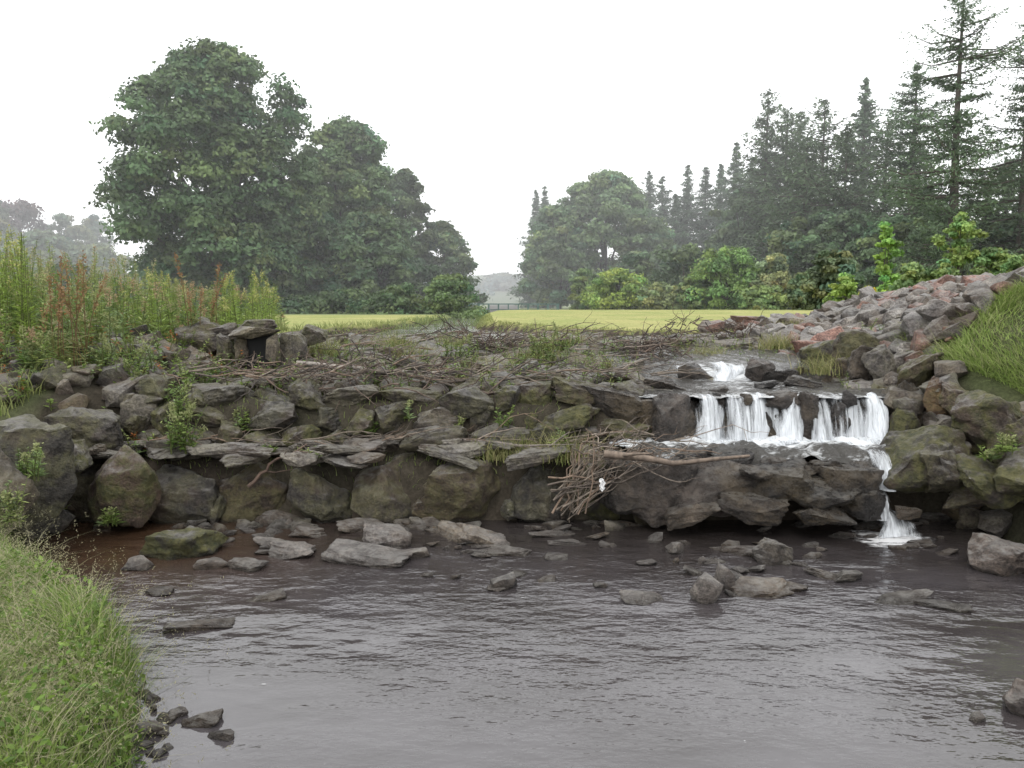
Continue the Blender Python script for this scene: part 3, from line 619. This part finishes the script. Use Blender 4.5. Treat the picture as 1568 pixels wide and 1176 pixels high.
T('elder_bush',450,460,44,120,490,60,200,.22,(.07,.11,.045),11,cr=(.2,.34),prof=.35)
T('sycamore_tree',925,270,76,180,462,300,180,.37,(.145,.22,.098),12,prof=.5,cr=(.11,.2))
T('sycamore_tree',855,318,74,110,465,190,170,.37,(.145,.215,.098),13,prof=.45,cr=(.13,.24))
T('sycamore_tree',985,340,72,90,465,110,160,.37,(.135,.2,.092),14,prof=.45,cr=(.17,.3))
for (n,u,vt,d,w,c,s) in [('willow_bush',945,416,46,95,(.24,.34,.08),15),('elder_bush',893,413,50,45,(.17,.24,.09),16),('willow_bush',1012,436,44,60,(.2,.24,.10),17),('weeping_willow_tree',1110,378,42,115,(.18,.28,.08),18),('birch_bush',1180,390,40,60,(.27,.30,.14),19),('elder_bush',1060,425,43,60,(.16,.23,.09),20),('elder_bush',1165,440,38,70,(.19,.26,.09),21),('broom_bush',1270,385,30,80,(.13,.17,.09),22),('elder_bush',1230,420,33,50,(.14,.19,.09),23)]:
    T(n,u,vt,d,w,480,90,180,.18,c,s,cr=(.16,.32),prof=.42,droop=.6 if 'weep' in n else 0)
for (n,u,vt,d,w,vb,c,s) in [('maple_sapling',1350,335,19,60,470,(.22,.36,.08),24),('rowan_sapling',1462,328,17,66,405,(.21,.30,.09),25),('elder_bush',1290,420,18,60,480,(.2,.29,.07),26),('elder_bush',1390,405,17,80,460,(.16,.23,.08),27),('elder_bush',1510,385,17,90,435,(.14,.21,.07),28),('elder_bush',1560,395,15,60,425,(.16,.23,.08),29),('goldenrod_bush',1325,440,15,36,480,(.38,.36,.06),30),('elder_bush',1440,400,16,60,450,(.16,.23,.08),31)]:
    T(n,u,vt,d,w,vb,46,90,.09,c,s,cr=(.14,.3),prof=.6,solid=.5)
def conifer(name,u,vt,dist,wpx,vb,seed,col=(.06,.095,.05),step=.45,nb=8,open_=False,ls=.35,per=16,up=.15,shape=.85,rep_=6,dens=.20):
    r=np.random.default_rng(seed); cx=(u-784)/F*dist; gz=float(hfun(cx,dist)); zt=H+(468-vt)/F*dist-gz; zb=H+(468-vb)/F*dist-gz; R=wpx/2/F*dist
    mb=MB(); tp=np.array([[0,0,-.2],[.05,0,zt*.3],[0,.05,zt*.6],[0,0,zt]]); tr=.012*zt+.08
    tube(mb,tp,[tr,tr*.8,tr*.5,.02],(.075,.06,.05),1,7)
    P=[];A=[];Nn=[];K=[];LS=[]
    z=max(zb,.4); ph=r.uniform(0,6)
    while z<zt-.05:
        t=(z-zb)/(zt-zb)
        if open_: Rl=R*min(1,((1-t)*1.3)**.7+.04)*(.75+.25*math.sin(t*13+ph))
        else: Rl=R*((1-t)**shape)*(.82+.18*math.sin(t*15+ph))+.1
        for b in range(int(nb*(1-.25*t)) if not open_ else r.integers(5,9)):
            a=r.uniform(0,2*math.pi); side=1+.28*math.sin(a*2+ph+t*6)
            L=max(Rl*side*(r.uniform(.5,1.2) if not open_ else r.uniform(.45,1.15)),.12); n=max(3,int(per*L/R)+3); s=np.linspace(.12,1,n)
            zz=z+r.uniform(-.2,.2)-L*.18*s+L*(up+(.12 if t>.6 else 0))*s**2.2
            px=np.cos(a)*L*s; py=np.sin(a)*L*s
            c=np.stack([px,py,zz],-1)
            if L>R*.25: tube(mb,np.vstack([[0,0,z],c[n//2],c[-1]]),[.02+.010*L,.015+.005*L,.006],(.07,.055,.045),1,4)
            br=np.clip(r.normal(1,.28),.5,1.8)
            for rep in range(rep_):
                wd=L*dens*(1.15-s)*1.1+.10*(1-.6*t)+.04*s*L
                off=r.normal(0,1,(n,3))*np.stack([wd,wd,wd*(.32 if not open_ else .2)],-1); off[:,2]-=abs(off[:,0])*.3
                P.append(c+off); A.append(np.tile([math.cos(a),math.sin(a),-.3],(n,1))+r.normal(0,.5,(n,3))); Nn.append(np.tile([0,0,1.],(n,1))); K.append(np.full((n,1),br)); LS.append(np.full(n,ls*(1-.4*t**2)))
        z+=step*r.uniform(.7,1.3)*(1-.4*t)
    P=np.concatenate(P);A=np.concatenate(A);Nn=np.concatenate(Nn);K=np.concatenate(K);LS=np.concatenate(LS)
    leaves(mb,P,Nn,LS,LS*.38,np.array(col)*K,0,A,.6)
    o=mb.build(name,[FOL,BARK],False); o.location=(cx,dist,gz)
for k,(u,vt,d,w) in enumerate([(833,288,95,80),(820,294,98,70),(990,266,88,90),(1010,276,86,100),(1048,256,84,110),(1075,262,82,120),(1098,256,80,120),(1120,226,74,130),(1145,246,70,130),(1310,134,56,150),(1030,300,80,110)]):
    conifer('spruce_tree',u,vt,d,w,466,100+k,(.09,.14,.08),.55,9,False,.5,10,.15,.85,6)
for k,(u,vt,d,w) in enumerate([(1165,150,58,130),(1195,178,56,150),(1250,165,52,180),(1345,190,50,190),(1165,230,60,150),(1225,215,50,170),(1285,205,48,180),(1395,225,46,180),(1530,245,44,170),(1500,280,40,150),(1215,180,60,130)]):
    conifer('scots_pine_tree',u,vt,d,w,462,200+k,(.094,.138,.072),.65,8,False,.40,11,.42,.55,6,.22)
T('sycamore_tree',1140,290,62,130,465,140,160,.32,(.105,.16,.075),60,prof=.5,cr=(.11,.22))
T('sycamore_tree',1265,330,46,180,468,170,160,.26,(.105,.16,.075),61,prof=.45,cr=(.10,.2))
T('sycamore_tree',1400,330,42,190,468,180,160,.26,(.115,.175,.075),62,prof=.45,cr=(.10,.2))
T('sycamore_tree',1530,335,40,170,460,160,160,.24,(.115,.175,.075),63,prof=.45,cr=(.10,.2))
conifer('douglas_fir_tree',1448,-8,36,290,400,300,(.095,.142,.078),.72,6,True,.22,24,.28,1,8,.13)
conifer('douglas_fir_tree',1552,45,38,280,400,301,(.095,.142,.078),.72,6,True,.22,24,.28,1,8,.13)
conifer('larch_tree',1385,110,44,180,420,302,(.095,.148,.078),.65,6,True,.26,20,.25,1,8,.15)
for (n,u,vt,d,w,c,s) in [('copper_beech_tree',40,312,115,110,(.12,.08,.085),40),('beech_tree',-15,298,105,90,(.13,.165,.11),41),('beech_tree',110,328,120,80,(.14,.18,.11),42),('oak_tree',150,332,130,70,(.14,.18,.12),43),('oak_tree',75,360,100,120,(.13,.17,.10),44),('oak_tree',150,380,100,120,(.13,.17,.10),45),('oak_tree',-60,330,100,150,(.13,.16,.10),46)]:
    T(n,u,vt,d,w,470,90,130,.6,c,s,cr=(.2,.34),prof=.45)
mb=MB()
for k in range(60):
    x=-230+k*8+random.uniform(-3,3); d=random.uniform(190,240); gz=float(hfun(x,d)); h=random.uniform(5,9)
    if -20<x<20: h*=.7
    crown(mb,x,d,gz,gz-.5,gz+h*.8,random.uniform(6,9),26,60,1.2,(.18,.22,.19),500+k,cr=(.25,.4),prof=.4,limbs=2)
mb.build('distant_woodland',[FOL,BARK],False)
mb=MB()
for k in range(26):
    x=8+k*2.0+random.uniform(-.6,.6); d=random.uniform(48,62); gz=float(hfun(x,d))
    crown(mb,x,d,gz,gz-.1,gz+random.uniform(2,4.5),random.uniform(1.6,2.6),22,110,.3,(.095,.14,.065),600+k,cr=(.25,.4),prof=.4,limbs=2)
for k in range(16):
    x=-34+k*2.0+random.uniform(-.6,.6); d=random.uniform(56,66); gz=float(hfun(x,d))
    crown(mb,x,d,gz,gz-.1,gz+random.uniform(2,3.5),random.uniform(1.6,2.6),22,110,.3,(.07,.11,.05),700+k,cr=(.25,.4),prof=.4,limbs=2)
mb.build('undergrowth',[FOL,BARK],False)
# ------------------------------------------------------------------ footbridge
emp=bpy.data.objects.new('footbridge',None); bpy.context.scene.collection.objects.link(emp)
GM=plain('green_paint',(.04,.11,.09),.5); yb=60
for side,yy in (('near',yb-.8),('far',yb+.8)):
    box(side+'_girder',(-1,yy,1.02),(9,.12,.18),GM,emp); box(side+'_top_rail',(-1,yy,1.92),(9,.06,.08),GM,emp,0); box(side+'_mid_rail',(-1,yy,1.5),(9,.04,.06),GM,emp,0)
    for i in range(13): box(f'{side}_post_{i+1}',(-5.4+i*.733,yy,1.5),(.09,.05,.76),GM,emp,0)
box('deck',(-1,yb,1.08),(9,1.4,.06),plain('deck_timber',(.1,.09,.07)),emp,0)
# ------------------------------------------------------------------ mist over the valley
HAZE_D=.0045
me=bpy.data.meshes.new('valley_mist'); bm=bmesh.new(); bmesh.ops.create_cube(bm,size=1); bmesh.ops.scale(bm,vec=(400,230,34),verts=bm.verts); bm.to_mesh(me); bm.free()
o=bpy.data.objects.new('valley_mist',me); o.location=(0,30+115,14); bpy.context.scene.collection.objects.link(o)
m,nt=newmat('mist'); vs=nt.nodes.new('ShaderNodeVolumeScatter'); vs.inputs['Density'].default_value=HAZE_D; vs.inputs['Color'].default_value=(.98,.99,1,1); vs.inputs['Anisotropy'].default_value=.0
oo=nt.nodes.new('ShaderNodeOutputMaterial'); nt.links.new(vs.outputs[0],oo.inputs['Volume']); me.materials.append(m)
# ------------------------------------------------------------------ light, world, camera
sc=bpy.context.scene
w=bpy.data.worlds.new('World'); sc.world=w; w.use_nodes=True; nt=w.node_tree; nt.nodes.clear()
sk=nt.nodes.new('ShaderNodeTexSky'); sk.sky_type='NISHITA'; sk.sun_disc=False; sk.sun_elevation=math.radians(50); sk.sun_rotation=math.radians(200); sk.dust_density=4
hs=nt.nodes.new('ShaderNodeHueSaturation'); hs.inputs['Saturation'].default_value=.3; nt.links.new(sk.outputs[0],hs.inputs['Color'])
mixc=mix(nt,.85,hs.outputs[0],(14.8,15.0,15.2))
bg=nt.nodes.new('ShaderNodeBackground'); bg.inputs['Strength'].default_value=.15; nt.links.new(mixc,bg.inputs['Color'])
wo=nt.nodes.new('ShaderNodeOutputWorld'); nt.links.new(bg.outputs[0],wo.inputs['Surface'])
sl=bpy.data.lights.new('sun','SUN'); sl.energy=1.0; sl.angle=math.radians(25); sl.color=(1,.97,.92); so=bpy.data.objects.new('sun',sl); sc.collection.objects.link(so)
el,rot=math.radians(50),math.radians(200); d=Vector((math.sin(rot)*math.cos(el),math.cos(rot)*math.cos(el),math.sin(el))); so.rotation_euler=d.to_track_quat('Z','Y').to_euler()
cam=bpy.data.cameras.new('camera'); cam.angle=2*math.atan(784/F); cam.clip_end=2000; cam.clip_start=.05
co=bpy.data.objects.new('camera',cam); co.location=(0,0,H); co.rotation_euler=(math.pi/2-PITCH,0,0); sc.collection.objects.link(co); sc.camera=co
sc.view_settings.view_transform='Standard'; sc.view_settings.look='None'; sc.view_settings.exposure=0
print('DONE',sum(len(o.data.polygons) for o in bpy.data.objects if o.type=='MESH'))
